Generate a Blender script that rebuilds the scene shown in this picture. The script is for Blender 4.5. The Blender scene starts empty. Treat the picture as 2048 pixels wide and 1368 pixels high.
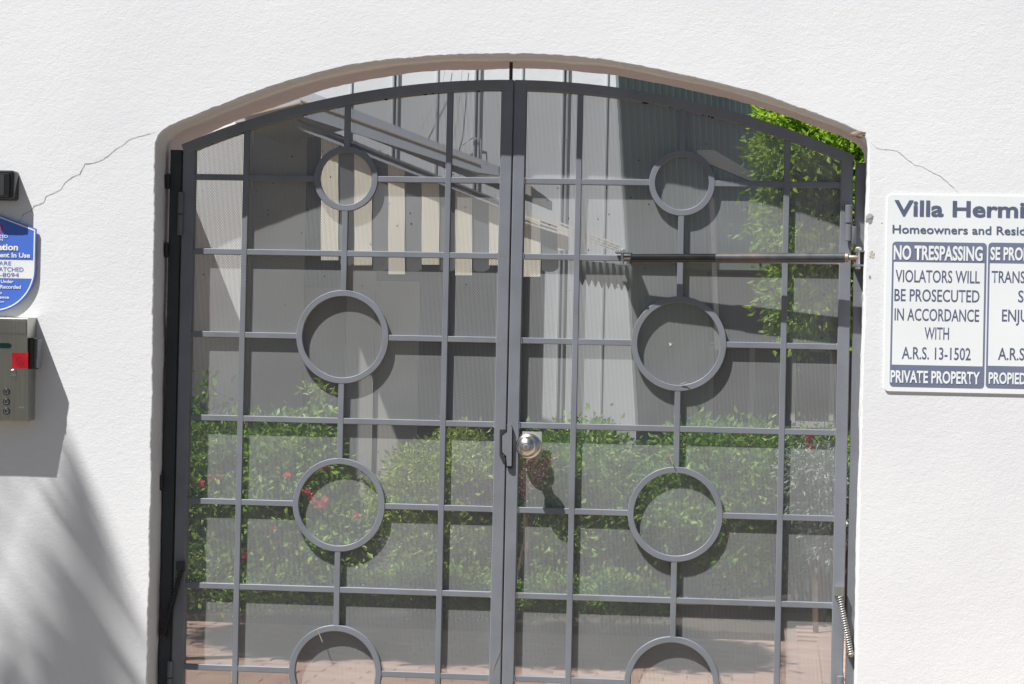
import bpy, bmesh, math, random
from math import sin, cos, pi, radians
from mathutils import Vector, Matrix, noise
from mathutils.geometry import tessellate_polygon

S = bpy.context.scene
C = bpy.context.collection
rnd = random.Random(11)

# ------------------------------------------------------------------ camera
F, W0, H0 = 4790.0, 2048.0, 1368.0
YAW, PIT, ROL = 0.11081636, 0.00891697, 0.02128743
CAM = Vector((0.676, -6.0, 1.38))


def rot(v):
    x, y, z = v
    c, s = cos(ROL), sin(ROL)
    x, z = c * x - s * z, s * x + c * z
    c, s = cos(PIT), sin(PIT)
    y, z = c * y - s * z, s * y + c * z
    c, s = cos(YAW), sin(YAW)
    x, y = c * x - s * y, s * x + c * y
    return Vector((x, y, z))


def at(px, py, Y):
    """world point on the plane y=Y that the photograph shows at (px,py)"""
    d = rot((px - W0 / 2, F, -(py - H0 / 2)))
    return CAM + d * ((Y - CAM.y) / d.y)


cd = bpy.data.cameras.new('camera')
co = bpy.data.objects.new('camera', cd)
C.objects.link(co)
cd.sensor_width = 36
cd.lens = F / W0 * 36
cd.clip_start = 0.1
cd.clip_end = 2000
M = Matrix.Identity(4)
for i, v in enumerate((rot((1, 0, 0)), rot((0, 0, 1)), -rot((0, 1, 0)))):
    for j in range(3):
        M[j][i] = v[j]
M.translation = CAM
co.matrix_world = M
S.camera = co

# ------------------------------------------------------------------ light
SUN = Vector((1.13, 1.0, -2.66)).normalized()      # travel direction
wd = bpy.data.worlds.new('World')
S.world = wd
wd.use_nodes = True
nt = wd.node_tree
sky = nt.nodes.new('ShaderNodeTexSky')
sky.sky_type = 'NISHITA'
sky.sun_disc = False
sky.sun_elevation = math.asin(-SUN.z)
sky.sun_rotation = math.atan2(-SUN.x, -SUN.y)
sky.air_density = 1.0
sky.dust_density = 1.0
nt.links.new(sky.outputs[0], nt.nodes['Background'].inputs[0])
nt.nodes['Background'].inputs[1].default_value = 0.037
sd = bpy.data.lights.new('sun', 'SUN')
sd.energy = 5.0
sd.angle = radians(0.53)
sd.color = (1.0, 0.985, 0.96)
so = bpy.data.objects.new('sun', sd)
C.objects.link(so)
so.rotation_euler = SUN.to_track_quat('-Z', 'Y').to_euler()
so.location = (-4, -5, 9)
S.view_settings.view_transform = 'Standard'
S.view_settings.look = 'None'
S.view_settings.gamma = 1.0
S.view_settings.use_curve_mapping = False
S.view_settings.exposure = 0.70
try:
    S.cycles.filter_width = 1.5
    S.cycles.max_bounces = 8
    S.cycles.transparent_max_bounces = 24
    S.cycles.diffuse_bounces = 4
    S.cycles.sample_clamp_indirect = 6.0
except Exception:
    pass


# ------------------------------------------------------------------ materials
def mat(name, col, rough=0.7, metal=0.0, var=0.12, vscale=6.0, bump=0.0, bscale=80.0, spec=0.4, dirt=None,
        dscale=3.0, damt=0.4, coat=0.0, trans=0.0, stretch=None):
    m = bpy.data.materials.new(name)
    m.use_nodes = True
    n, l = m.node_tree.nodes, m.node_tree.links
    b = n['Principled BSDF']
    b.inputs['Roughness'].default_value = rough
    b.inputs['Metallic'].default_value = metal
    b.inputs['Specular IOR Level'].default_value = spec
    b.inputs['Coat Weight'].default_value = coat
    tc = n.new('ShaderNodeTexCoord')
    src = tc.outputs['Object']
    if stretch:
        mp = n.new('ShaderNodeMapping')
        mp.inputs['Scale'].default_value = stretch
        l.new(src, mp.inputs[0])
        src = mp.outputs[0]
    nz = n.new('ShaderNodeTexNoise')
    nz.inputs['Scale'].default_value = vscale
    nz.inputs['Detail'].default_value = 5
    l.new(src, nz.inputs['Vector'])
    r = n.new('ShaderNodeValToRGB')
    r.color_ramp.elements[0].position = 0.3
    r.color_ramp.elements[1].position = 0.7
    r.color_ramp.elements[0].color = (*[c * (1 - var) for c in col], 1)
    r.color_ramp.elements[1].color = (*[min(1, c * (1 + var)) for c in col], 1)
    l.new(nz.outputs[0], r.inputs[0])
    out = r.outputs[0]
    if dirt:
        n2 = n.new('ShaderNodeTexNoise')
        n2.inputs['Scale'].default_value = dscale
        n2.inputs['Detail'].default_value = 8
        n2.inputs['Roughness'].default_value = 0.7
        l.new(src, n2.inputs['Vector'])
        r2 = n.new('ShaderNodeValToRGB')
        r2.color_ramp.elements[0].position = 0.55
        r2.color_ramp.elements[1].position = 0.75
        r2.color_ramp.elements[0].color = (0, 0, 0, 1)
        r2.color_ramp.elements[1].color = (damt, damt, damt, 1)
        l.new(n2.outputs[0], r2.inputs[0])
        mx = n.new('ShaderNodeMixRGB')
        l.new(r2.outputs[0], mx.inputs[0])
        l.new(out, mx.inputs[1])
        mx.inputs[2].default_value = (*dirt, 1)
        out = mx.outputs[0]
    l.new(out, b.inputs['Base Color'])
    if bump > 0:
        n3 = n.new('ShaderNodeTexNoise')
        n3.inputs['Scale'].default_value = bscale
        n3.inputs['Detail'].default_value = 4
        l.new(src, n3.inputs['Vector'])
        bp = n.new('ShaderNodeBump')
        bp.inputs['Strength'].default_value = 1.0
        bp.inputs['Distance'].default_value = bump
        l.new(n3.outputs[0], bp.inputs['Height'])
        l.new(bp.outputs[0], b.inputs['Normal'])
    return m


def leaf_mat(name, col, col2, trans=0.35):
    m = bpy.data.materials.new(name)
    m.use_nodes = True
    n, l = m.node_tree.nodes, m.node_tree.links
    b = n['Principled BSDF']
    b.inputs['Roughness'].default_value = 0.45
    b.inputs['Specular IOR Level'].default_value = 0.45
    tc = n.new('ShaderNodeTexCoord')
    nz = n.new('ShaderNodeTexNoise')
    nz.inputs['Scale'].default_value = 14
    nz.inputs['Detail'].default_value = 6
    l.new(tc.outputs['Object'], nz.inputs['Vector'])
    r = n.new('ShaderNodeValToRGB')
    r.color_ramp.elements[0].position = 0.38
    r.color_ramp.elements[1].position = 0.62
    r.color_ramp.elements[0].color = (*col, 1)
    r.color_ramp.elements[1].color = (*col2, 1)
    l.new(nz.outputs[0], r.inputs[0])
    l.new(r.outputs[0], b.inputs['Base Color'])
    t = n.new('ShaderNodeBsdfTranslucent')
    l.new(r.outputs[0], t.inputs[0])
    mx = n.new('ShaderNodeMixShader')
    mx.inputs[0].default_value = trans
    l.new(b.outputs[0], mx.inputs[1])
    l.new(t.outputs[0], mx.inputs[2])
    l.new(mx.outputs[0], n['Material Output'].inputs[0])
    return m


def stucco_mat():
    m = bpy.data.materials.new('white_stucco')
    m.use_nodes = True
    n, l = m.node_tree.nodes, m.node_tree.links
    b = n['Principled BSDF']
    b.inputs['Roughness'].default_value = 0.9
    b.inputs['Specular IOR Level'].default_value = 0.15
    tc = n.new('ShaderNodeTexCoord')

    def nz(scale, detail, sc=(1, 1, 1), rough=0.55, dist=0.0):
        mp = n.new('ShaderNodeMapping')
        mp.inputs['Scale'].default_value = sc
        l.new(tc.outputs['Object'], mp.inputs[0])
        a = n.new('ShaderNodeTexNoise')
        a.inputs['Scale'].default_value = scale
        a.inputs['Detail'].default_value = detail
        a.inputs['Roughness'].default_value = rough
        a.inputs['Distortion'].default_value = dist
        l.new(mp.outputs[0], a.inputs['Vector'])
        return a.outputs[0]

    def math_(op, a, c):
        k = n.new('ShaderNodeMath')
        k.operation = op
        for i, v in enumerate((a, c)):
            if isinstance(v, (int, float)):
                k.inputs[i].default_value = v
            else:
                l.new(v, k.inputs[i])
        return k.outputs[0]
    big = nz(1.3, 4)
    r = n.new('ShaderNodeValToRGB')
    r.color_ramp.elements[0].position = 0.35
    r.color_ramp.elements[1].position = 0.65
    r.color_ramp.elements[0].color = (0.73, 0.73, 0.745, 1)
    r.color_ramp.elements[1].color = (0.795, 0.797, 0.80, 1)
    l.new(big, r.inputs[0])
    sp = nz(260, 2)
    r2 = n.new('ShaderNodeValToRGB')
    r2.color_ramp.elements[0].position = 0.70
    r2.color_ramp.elements[1].position = 0.80
    r2.color_ramp.elements[0].color = (0, 0, 0, 1)
    r2.color_ramp.elements[1].color = (0.35, 0.35, 0.35, 1)
    l.new(sp, r2.inputs[0])
    mx = n.new('ShaderNodeMixRGB')
    l.new(r2.outputs[0], mx.inputs[0])
    l.new(r.outputs[0], mx.inputs[1])
    mx.inputs[2].default_value = (0.45, 0.43, 0.40, 1)
    l.new(mx.outputs[0], b.inputs['Base Color'])
    # brushed, slightly horizontal sand finish
    h = math_('MULTIPLY', nz(120, 3, (0.75, 1, 1.15), dist=0.6), 0.9)
    h = math_('ADD', h, math_('MULTIPLY', nz(320, 2, (0.7, 1, 1.2)), 0.45))
    h = math_('ADD', h, math_('MULTIPLY', nz(34, 2, (0.9, 1, 1.1)), 0.8))
    bp = n.new('ShaderNodeBump')
    bp.inputs['Strength'].default_value = 0.8
    bp.inputs['Distance'].default_value = 0.00062
    l.new(h, bp.inputs['Height'])
    l.new(bp.outputs[0], b.inputs['Normal'])
    return m


def perforated_mat():
    """steel sheet punched with staggered round holes, 3.8 mm apart"""
    m = bpy.data.materials.new('perforated_sheet_paint')
    m.use_nodes = True
    n, l = m.node_tree.nodes, m.node_tree.links
    b = n['Principled BSDF']
    b.inputs['Roughness'].default_value = 0.55
    b.inputs['Metallic'].default_value = 0.0
    p = 0.0038
    tc = n.new('ShaderNodeTexCoord')
    sp = n.new('ShaderNodeSeparateXYZ')
    l.new(tc.outputs['Object'], sp.inputs[0])

    def m2(op, a, c=None):
        k = n.new('ShaderNodeMath')
        k.operation = op
        for i, v in enumerate((a, c)):
            if v is None:
                continue
            if isinstance(v, (int, float)):
                k.inputs[i].default_value = v
            else:
                l.new(v, k.inputs[i])
        return k.outputs[0]
    cw, ch = p * math.sqrt(3), p

    def d2(ox, oz):
        u = m2('SUBTRACT', m2('FLOORED_MODULO', m2('ADD', sp.outputs[0], ox), cw), cw / 2)
        v = m2('SUBTRACT', m2('FLOORED_MODULO', m2('ADD', sp.outputs[2], oz), ch), ch / 2)
        return m2('ADD', m2('MULTIPLY', u, u), m2('MULTIPLY', v, v))
    dm = m2('MINIMUM', d2(10.0, 10.0), d2(10.0 + cw / 2, 10.0 + ch / 2))
    rh = p * HOLE
    hole = m2('LESS_THAN', dm, rh * rh)
    nz = n.new('ShaderNodeTexNoise')
    nz.inputs['Scale'].default_value = 5
    nz.inputs['Detail'].default_value = 6
    l.new(tc.outputs['Object'], nz.inputs['Vector'])
    r = n.new('ShaderNodeValToRGB')
    r.color_ramp.elements[0].position = 0.3
    r.color_ramp.elements[1].position = 0.7
    r.color_ramp.elements[0].color = (0.225, 0.23, 0.228, 1)
    r.color_ramp.elements[1].color = (0.275, 0.284, 0.29, 1)
    l.new(nz.outputs[0], r.inputs[0])
    l.new(r.outputs[0], b.inputs['Base Color'])
    t = n.new('ShaderNodeBsdfTransparent')
    mx = n.new('ShaderNodeMixShader')
    l.new(hole, mx.inputs[0])
    l.new(b.outputs[0], mx.inputs[1])
    l.new(t.outputs[0], mx.inputs[2])
    l.new(mx.outputs[0], n['Material Output'].inputs[0])
    return m


HOLE = 0.335
MAT = dict(
    stucco=stucco_mat(),
    perf=perforated_mat(),
    frame=mat('gate_grey_paint', (0.180, 0.193, 0.216), 0.45, var=0.11, vscale=9, bump=0.0003, bscale=160, spec=0.5,
              dirt=(0.17, 0.13, 0.10), dscale=11, damt=0.45),
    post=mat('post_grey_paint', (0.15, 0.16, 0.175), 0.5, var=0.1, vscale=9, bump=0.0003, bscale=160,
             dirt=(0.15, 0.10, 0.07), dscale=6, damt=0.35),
    post_shaded=mat('shaded_post_paint', (0.045, 0.05, 0.058), 0.5, var=0.15, bump=0.0003, bscale=160),  # post paint darkened to stand for the left jamb's shade
    dark=mat('dark_iron', (0.05, 0.052, 0.055), 0.5, metal=0.3, var=0.2, bump=0.0004, bscale=150),
    gap=mat('crevice_black', (0.02, 0.018, 0.016), 0.9),
    zinc=mat('galvanised_steel', (0.55, 0.55, 0.52), 0.35, metal=0.9, var=0.15, vscale=30),
    closer=mat('closer_black_tube', (0.014, 0.013, 0.013), 0.2, metal=0.2, var=0.3, vscale=30, coat=0.6,
               dirt=(0.25, 0.13, 0.08), dscale=9, damt=0.15),
    closer2=mat('closer_grey_tube', (0.075, 0.08, 0.085), 0.35, metal=0.25, var=0.3, vscale=30, coat=0.4,
                dirt=(0.35, 0.18, 0.12), dscale=8, damt=0.25),
    copper=mat('copper_collar', (0.36, 0.27, 0.21), 0.5, metal=0.6),
    nickel=mat('brushed_nickel', (0.66, 0.62, 0.56), 0.24, metal=1.0, var=0.1, vscale=20),
    plate=mat('worn_steel_plate', (0.46, 0.45, 0.43), 0.45, metal=0.5, var=0.12, vscale=30),
    steel=mat('brushed_stainless', (0.43, 0.43, 0.385), 0.36, metal=1.0, var=0.10, vscale=5, stretch=(60, 1, 1.5),
              bump=0.00006, bscale=14, dirt=(0.16, 0.15, 0.12), dscale=2.0, damt=0.5),
    blackp=mat('glossy_black_plastic', (0.008, 0.008, 0.009), 0.12, var=0.1, spec=0.6),
    blue=mat('sign_blue', (0.07, 0.165, 0.60), 0.42, var=0.06, vscale=12),
    white=mat('sign_white', (0.78, 0.79, 0.80), 0.5, var=0.03, vscale=12),
    signw=mat('sign_board_white', (0.80, 0.825, 0.83), 0.5, var=0.03, vscale=6, dirt=(0.6, 0.6, 0.58), dscale=3, damt=0.25),
    navy=mat('faded_navy_print', (0.105, 0.125, 0.195), 0.55, var=0.12, vscale=25),
    slate=mat('faded_slate_print', (0.16, 0.185, 0.275), 0.55, var=0.08, vscale=12),
    bluetext=mat('blue_print', (0.12, 0.17, 0.45), 0.5),
    redp=mat('red_print', (0.6, 0.04, 0.08), 0.5),
    red=mat('red_sticker', (0.75, 0.02, 0.03), 0.4, var=0.1, vscale=80),
    display=mat('green_display', (0.01, 0.06, 0.05), 0.1),
    button=mat('round_button', (0.35, 0.4, 0.45), 0.2, metal=0.7),
    mortar=mat('grey_mortar', (0.30, 0.30, 0.30), 0.9, var=0.3, vscale=60, bump=0.002, bscale=90),
    stain=mat('pitted_plaster', (0.52, 0.48, 0.42), 0.95, var=0.4, vscale=140, bump=0.002, bscale=90),
    brownchip=mat('chipped_plaster', (0.26, 0.19, 0.15), 0.95, var=0.4, vscale=60, bump=0.003, bscale=90),
    crack=mat('crack_shadow', (0.19, 0.18, 0.17), 0.95, var=0.5, vscale=70),
    panel=mat('white_siding', (0.62, 0.635, 0.65), 0.6, var=0.05, vscale=2, bump=0.001, bscale=20),
    batten=mat('grey_batten', (0.44, 0.46, 0.48), 0.6),
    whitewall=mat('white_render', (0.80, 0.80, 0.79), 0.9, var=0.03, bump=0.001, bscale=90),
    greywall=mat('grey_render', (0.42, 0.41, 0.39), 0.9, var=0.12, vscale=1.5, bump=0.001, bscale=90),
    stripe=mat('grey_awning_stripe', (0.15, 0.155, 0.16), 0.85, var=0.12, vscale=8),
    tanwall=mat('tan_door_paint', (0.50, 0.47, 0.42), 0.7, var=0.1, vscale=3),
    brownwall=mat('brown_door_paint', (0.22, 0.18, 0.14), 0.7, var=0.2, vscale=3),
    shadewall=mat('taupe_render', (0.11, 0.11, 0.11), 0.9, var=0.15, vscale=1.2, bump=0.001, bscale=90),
    fascia=mat('pale_fascia', (0.36, 0.40, 0.45), 0.5, var=0.08, vscale=3, dirt=(0.3, 0.22, 0.14), dscale=3, damt=0.5,
               stretch=(0.3, 1, 3)),
    trim=mat('brown_trim', (0.36, 0.29, 0.19), 0.7),
    rafter=mat('white_rafter', (0.68, 0.66, 0.58), 0.6),
    cream=mat('cream_board', (0.84, 0.80, 0.66), 0.6, var=0.05, vscale=4, bump=0.001, bscale=40),
    corr=mat('corrugated_green_grey', (0.27, 0.325, 0.32), 0.5, var=0.15, vscale=2, metal=0.1, dirt=(0.12, 0.15, 0.10),
             dscale=2, damt=0.4, stretch=(1, 1, 0.25)),
    glass=mat('dark_window_glass', (0.05, 0.05, 0.05), 0.3, var=0.2),
    shed=mat('dark_grey_siding', (0.125, 0.125, 0.13), 0.8, var=0.15, vscale=1.5, bump=0.001, bscale=60),
    asphalt=mat('asphalt', (0.05, 0.049, 0.048), 0.9, var=0.2, vscale=20, bump=0.003, bscale=150),
    concrete=mat('tan_concrete', (0.30, 0.245, 0.175), 0.9, var=0.12, vscale=2, bump=0.002, bscale=120),
    kerb=mat('kerb_concrete', (0.40, 0.38, 0.34), 0.9),
    soil=mat('mulch_soil', (0.085, 0.065, 0.048), 0.95, var=0.35, vscale=30, bump=0.01, bscale=60),
    sand=mat('paving_sand', (0.34, 0.26, 0.215), 0.95, var=0.2, vscale=20),
    brick=mat('pink_brick_paver', (0.42, 0.285, 0.225), 0.85, var=0.12, vscale=9, bump=0.002, bscale=120,
              dirt=(0.50, 0.40, 0.32), dscale=5, damt=0.6),
    brick2=mat('pale_brick_paver', (0.46, 0.33, 0.265), 0.85, var=0.12, vscale=9, bump=0.002, bscale=120),
    bark=mat('bark', (0.16, 0.11, 0.08), 0.9, var=0.3, vscale=25, bump=0.006, bscale=40),
    leaf_a=leaf_mat('bougainvillea_leaf', (0.065, 0.20, 0.02), (0.40, 0.58, 0.09)),
    leaf_b=leaf_mat('bright_leaf', (0.14, 0.29, 0.02), (0.40, 0.56, 0.05), 0.5),
    leaf_c=leaf_mat('yellow_green_leaf', (0.14, 0.26, 0.03), (0.44, 0.54, 0.08)),
    leaf_d=leaf_mat('hedge_leaf', (0.06, 0.20, 0.02), (0.36, 0.56, 0.09)),
    leaf_g=leaf_mat('silver_leaf', (0.14, 0.22, 0.14), (0.42, 0.48, 0.42), 0.2),
    leaf_r=leaf_mat('russet_leaf', (0.20, 0.09, 0.07), (0.34, 0.18, 0.16)),
    leaf_p=leaf_mat('palm_leaf', (0.05, 0.10, 0.02), (0.10, 0.17, 0.04)),
    pink=leaf_mat('pink_petal', (0.75, 0.10, 0.16), (0.85, 0.28, 0.26)),
    yellow=leaf_mat('cream_petal', (0.78, 0.70, 0.38), (0.85, 0.80, 0.62)),
    redf=leaf_mat('red_petal', (0.65, 0.05, 0.04), (0.80, 0.16, 0.10)),
)


# ------------------------------------------------------------------ builders
def link(name, me, parent=None, m=None):
    o = bpy.data.objects.new(name, me)
    C.objects.link(o)
    if m is not None:
        me.materials.append(m if not isinstance(m, str) else MAT[m])
    if parent is not None:
        o.parent = parent
        o.matrix_parent_inverse = Matrix.Translation(-parent.location)
    return o


def mesh(name, v, f, m, parent=None, smooth=False):
    me = bpy.data.meshes.new(name)
    me.from_pydata([tuple(x) for x in v], [], f)
    me.update()
    if smooth:
        me.polygons.foreach_set('use_smooth', [True] * len(me.polygons))
    return link(name, me, parent, m)


def thing(name, loc, label, cat, group=None):
    o = bpy.data.objects.new(name, None)
    C.objects.link(o)
    o.location = loc
    o.empty_display_size = 0.1
    o['label'] = label
    o['category'] = cat
    if group:
        o['group'] = group
    return o


def tag(o, label=None, cat=None, group=None, kind=None):
    for k, v in (('label', label), ('category', cat), ('group', group), ('kind', kind)):
        if v:
            o[k] = v
    return o


class MB:
    """collects shapes and links them as one mesh"""

    def __init__(s):
        s.v, s.f = [], []

    def add(s, v, f):
        k = len(s.v)
        s.v += [tuple(x) for x in v]
        s.f += [tuple(i + k for i in q) for q in f]
        return s

    def box(s, a, b):
        x0, y0, z0 = a
        x1, y1, z1 = b
        s.add([(x0, y0, z0), (x1, y0, z0), (x1, y1, z0), (x0, y1, z0), (x0, y0, z1), (x1, y0, z1), (x1, y1, z1), (x0, y1, z1)],
              [(0, 3, 2, 1), (4, 5, 6, 7), (0, 1, 5, 4), (1, 2, 6, 5), (2, 3, 7, 6), (3, 0, 4, 7)])
        return s

    def sweep(s, path, prof, closed=False, axis_y=True):
        """prof: list of (n, y): n along in-plane (xz) normal of the path, y depth"""
        n = len(path)
        k = len(prof)
        vs, fs = [], []
        for i, p in enumerate(path):
            p = Vector(p)
            if closed:
                t = Vector(path[(i + 1) % n]) - Vector(path[i - 1])
            else:
                t = Vector(path[min(i + 1, n - 1)]) - Vector(path[max(i - 1, 0)])
            t.y = 0
            t.normalize()
            nn = Vector((-t.z, 0, t.x))
            for a, y in prof:
                vs.append(p + nn * a + Vector((0, y, 0)))
        m = n if closed else n - 1
        for i in range(m):
            j = (i + 1) % n
            for q in range(k):
                r = (q + 1) % k
                fs.append((i * k + q, i * k + r, j * k + r, j * k + q))
        if not closed:
            fs.append(tuple(range(k))[::-1])
            fs.append(tuple((n - 1) * k + i for i in range(k)))
        return s.add(vs, fs)

    def tube(s, pts, r, seg=8, caps=True):
        pts = [Vector(p) for p in pts]
        rs = r if isinstance(r, (list, tuple)) else [r] * len(pts)
        vs, fs = [], []
        up = None
        for i, p in enumerate(pts):
            t = (pts[min(i + 1, len(pts) - 1)] - pts[max(i - 1, 0)]).normalized()
            if up is None:
                up = Vector((0, 0, 1)) if abs(t.z) < 0.9 else Vector((1, 0, 0))
            a = t.cross(up).normalized()
            b = t.cross(a).normalized()
            up = a.cross(t)
            for q in range(seg):
                w = 2 * pi * q / seg
                vs.append(p + (a * cos(w) + b * sin(w)) * rs[i])
        for i in range(len(pts) - 1):
            for q in range(seg):
                r2 = (q + 1) % seg
                fs.append((i * seg + q, i * seg + r2, (i + 1) * seg + r2, (i + 1) * seg + q))
        if caps:
            fs.append(tuple(range(seg))[::-1])
            fs.append(tuple((len(pts) - 1) * seg + i for i in range(seg)))
        return s.add(vs, fs)

    def lathe(s, c, axis, prof, seg=32):
        c = Vector(c)
        axis = Vector(axis).normalized()
        a = axis.orthogonal().normalized()
        b = axis.cross(a)
        vs, fs = [], []
        for h, r in prof:
            for q in range(seg):
                w = 2 * pi * q / seg
                vs.append(c + axis * h + (a * cos(w) + b * sin(w)) * r)
        for i in range(len(prof) - 1):
            for q in range(seg):
                r2 = (q + 1) % seg
                fs.append((i * seg + q, i * seg + r2, (i + 1) * seg + r2, (i + 1) * seg + q))
        fs.append(tuple(range(seg))[::-1])
        fs.append(tuple((len(prof) - 1) * seg + i for i in range(seg)))
        return s.add(vs, fs)

    def prism(s, pts, y0, y1, fan=True):
        """pts: (x,z) outline, extruded from y0 to y1"""
        n = len(pts)
        vs = [(x, y0, z) for x, z in pts] + [(x, y1, z) for x, z in pts]
        tr = tessellate_polygon([[Vector((x, z, 0)) for x, z in pts]])
        fs = [tuple(t) for t in tr] + [tuple(i + n for i in t)[::-1] for t in tr]
        for i in range(n):
            j = (i + 1) % n
            fs.append((i, i + n, j + n, j))
        return s.add(vs, fs)

    def build(s, name, m, parent=None, smooth=False, fix=True):
        me = bpy.data.meshes.new(name)
        me.from_pydata(s.v, [], s.f)
        if fix:
            bm = bmesh.new()
            bm.from_mesh(me)
            bmesh.ops.recalc_face_normals(bm, faces=bm.faces)
            bm.to_mesh(me)
            bm.free()
        me.update()
        if smooth:
            me.polygons.foreach_set('use_smooth', [True] * len(me.polygons))
            try:
                me.set_sharp_from_angle(angle=radians(35))
            except Exception:
                pass
        return link(name, me, parent, m)


def pp(lst, Y):
    out = []
    for a, b in lst:
        p = at(a, b, Y)
        out.append((p.x, p.z))
    return out


def bar_prof(w, d, y, c=0.0012):
    h = w / 2
    return [(-h + c, y), (h - c, y), (h, y + c), (h, y + d), (-h, y + d), (-h, y + c)]


# ------------------------------------------------------------------ ground
GX, GY = 60, 60
# pavement by the wall, kerb, road, far verge
mesh('ground', [(-300, -300, -0.35), (300, -300, -0.35), (300, 300, -0.35), (-300, 300, -0.35)], [(0, 1, 2, 3)], 'soil')
bpy.data.objects['ground']['kind'] = 'structure'
tag(MB().box((-40, -1.3, -0.3), (40, 0.6, 0.0)).build('pavement', 'concrete'), kind='structure')
tag(MB().box((-40, -3.2, -0.3), (40, -1.303, -0.01)).build('planting_strip', 'soil'), kind='structure')
tag(MB().box((-40, -3.38, -0.3), (40, -3.203, 0.006)).build('kerb', 'kerb'), kind='structure')
tag(MB().box((-40, -13, -0.3), (40, -3.383, -0.13)).build('road', 'asphalt'), kind='structure')
tag(MB().box((-40, -60, -0.3), (40, -13.003, 0.0)).build('verge', 'soil'), kind='structure')

# courtyard paving with single bricks
pv = MB().box((-6, 0.603, -0.3), (6, 7.8, -0.012)).build('courtyard_paving', 'sand')
tag(pv, kind='structure')
bw, bd = 0.20, 0.10
vb = MB().box((-bw / 2 + .002, -bd / 2 + .002, 0), (bw / 2 - .002, bd / 2 - .002, 0.05))
bmesh_v, bmesh_f = vb.v, vb.f
bme = []
for mn in ('brick', 'brick2'):
    me = bpy.data.meshes.new('brick')
    # chamfered top
    c = 0.002
    x, y = bw / 2 - .0012, bd / 2 - .0012
    v = [(-x, -y, -.05), (x, -y, -.05), (x, y, -.05), (-x, y, -.05), (-x, -y, -c), (x, -y, -c), (x, y, -c), (-x, y, -c),
         (-x + c, -y + c, 0), (x - c, -y + c, 0), (x - c, y - c, 0), (-x + c, y - c, 0)]
    f = [(0, 1, 5, 4), (1, 2, 6, 5), (2, 3, 7, 6), (3, 0, 4, 7), (4, 5, 9, 8), (5, 6, 10, 9), (6, 7, 11, 10), (7, 4, 8, 11), (8, 9, 10, 11)]
    me.from_pydata(v, [], f)
    me.materials.append(MAT[mn])
    me.update()
    bme.append(me)
cells = []
row = 0
y = 0.70
while y < 7.75:
    x = -3.0 + (row % 2) * bw / 2
    while x < 3.0:
        cells.append((x, y))
        x += bw
    y += bd
    row += 1


def seen(x, y):
    # inside the strip of paving that the gateway shows
    return 4.1 < y and (y < 6.3 or x > .75) and -0.95 - (y - 3.2) * 0.30 < x - 0 < 0.95 - (y - 3.2) * 0.0


vis = [c for c in cells if seen(*c)]
vis.sort(key=lambda c: c[1])
near = set(vis[:298])
rest = MB()
for (x, y) in cells:
    if y > 6.28 and x < 0.83:
        continue
    dz = rnd.uniform(-0.001, 0.001)
    if (x, y) in near:
        o = bpy.data.objects.new('brick', bme[rnd.random() < 0.35])
        C.objects.link(o)
        o.location = (x, y, dz)
        o.rotation_euler = (rnd.uniform(-.005, .005), rnd.uniform(-.003, .003), rnd.uniform(-.006, .006))
        o.parent = pv
    elif y > 2.5:
        rest.box((x - bw / 2 + .003, y - bd / 2 + .003, -.05), (x + bw / 2 - .003, y + bd / 2 - .003, dz))
    else:
        rest.box((x - bw / 2 + .003, y - bd / 2 + .003, -.03), (x + bw / 2 - .003, y + bd / 2 - .003, dz))
tag(rest.build('bricks', 'brick', pv, fix=False), kind='stuff')
tag(MB().box((-6, 6.32, -0.02), (0.72, 7.9, 0.03)).box((0.723, 7.803, -0.3), (6, 9.0, 0.02)).box((-6, 7.903, -0.3), (0.72, 9.0, 0.02)).build('planting_bed', 'soil'), kind='structure')

# ------------------------------------------------------------------ stucco wall with arched opening
WF, WB = -0.095, 0.185
outl = [(-0.8885, 0.0), (-0.8903, 0.5527), (-0.8907, 1.0162), (-0.8943, 1.3944), (-0.8977, 1.7099), (-0.8995, 1.8994), (-0.8966, 1.9359),
        (-0.8737, 1.9548), (-0.8315, 1.9721), (-0.7462, 2.0108), (-0.6571, 2.0431), (-0.581, 2.0714), (-0.505, 2.0951),
        (-0.4038, 2.118), (-0.2777, 2.1369), (-0.1518, 2.146), (-0.0515, 2.1492), (0.0486, 2.1486), (0.0985, 2.1465),
        (0.223, 2.1374), (0.3471, 2.1173), (0.4337, 2.0995), (0.5324, 2.0776), (0.6185, 2.0542), (0.7166, 2.0224),
        (0.8145, 1.9866), (0.8632, 1.9646), (0.8852, 1.950), (0.8871, 1.9196), (0.8861, 1.7363), (0.8833, 1.5529), (0.8818, 1.1868),
        (0.8798, 1.0647), (0.8815, 0.6164), (0.881, 0.0)]


def resample(pts, step):
    out = []
    for i in range(len(pts) - 1):
        a, b = Vector(pts[i]), Vector(pts[i + 1])
        n = max(1, int((b - a).length / step))
        for k in range(n):
            out.append(a.lerp(b, k / n))
    out.append(Vector(pts[-1]))
    return out


ol = resample(outl, 0.006)
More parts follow.
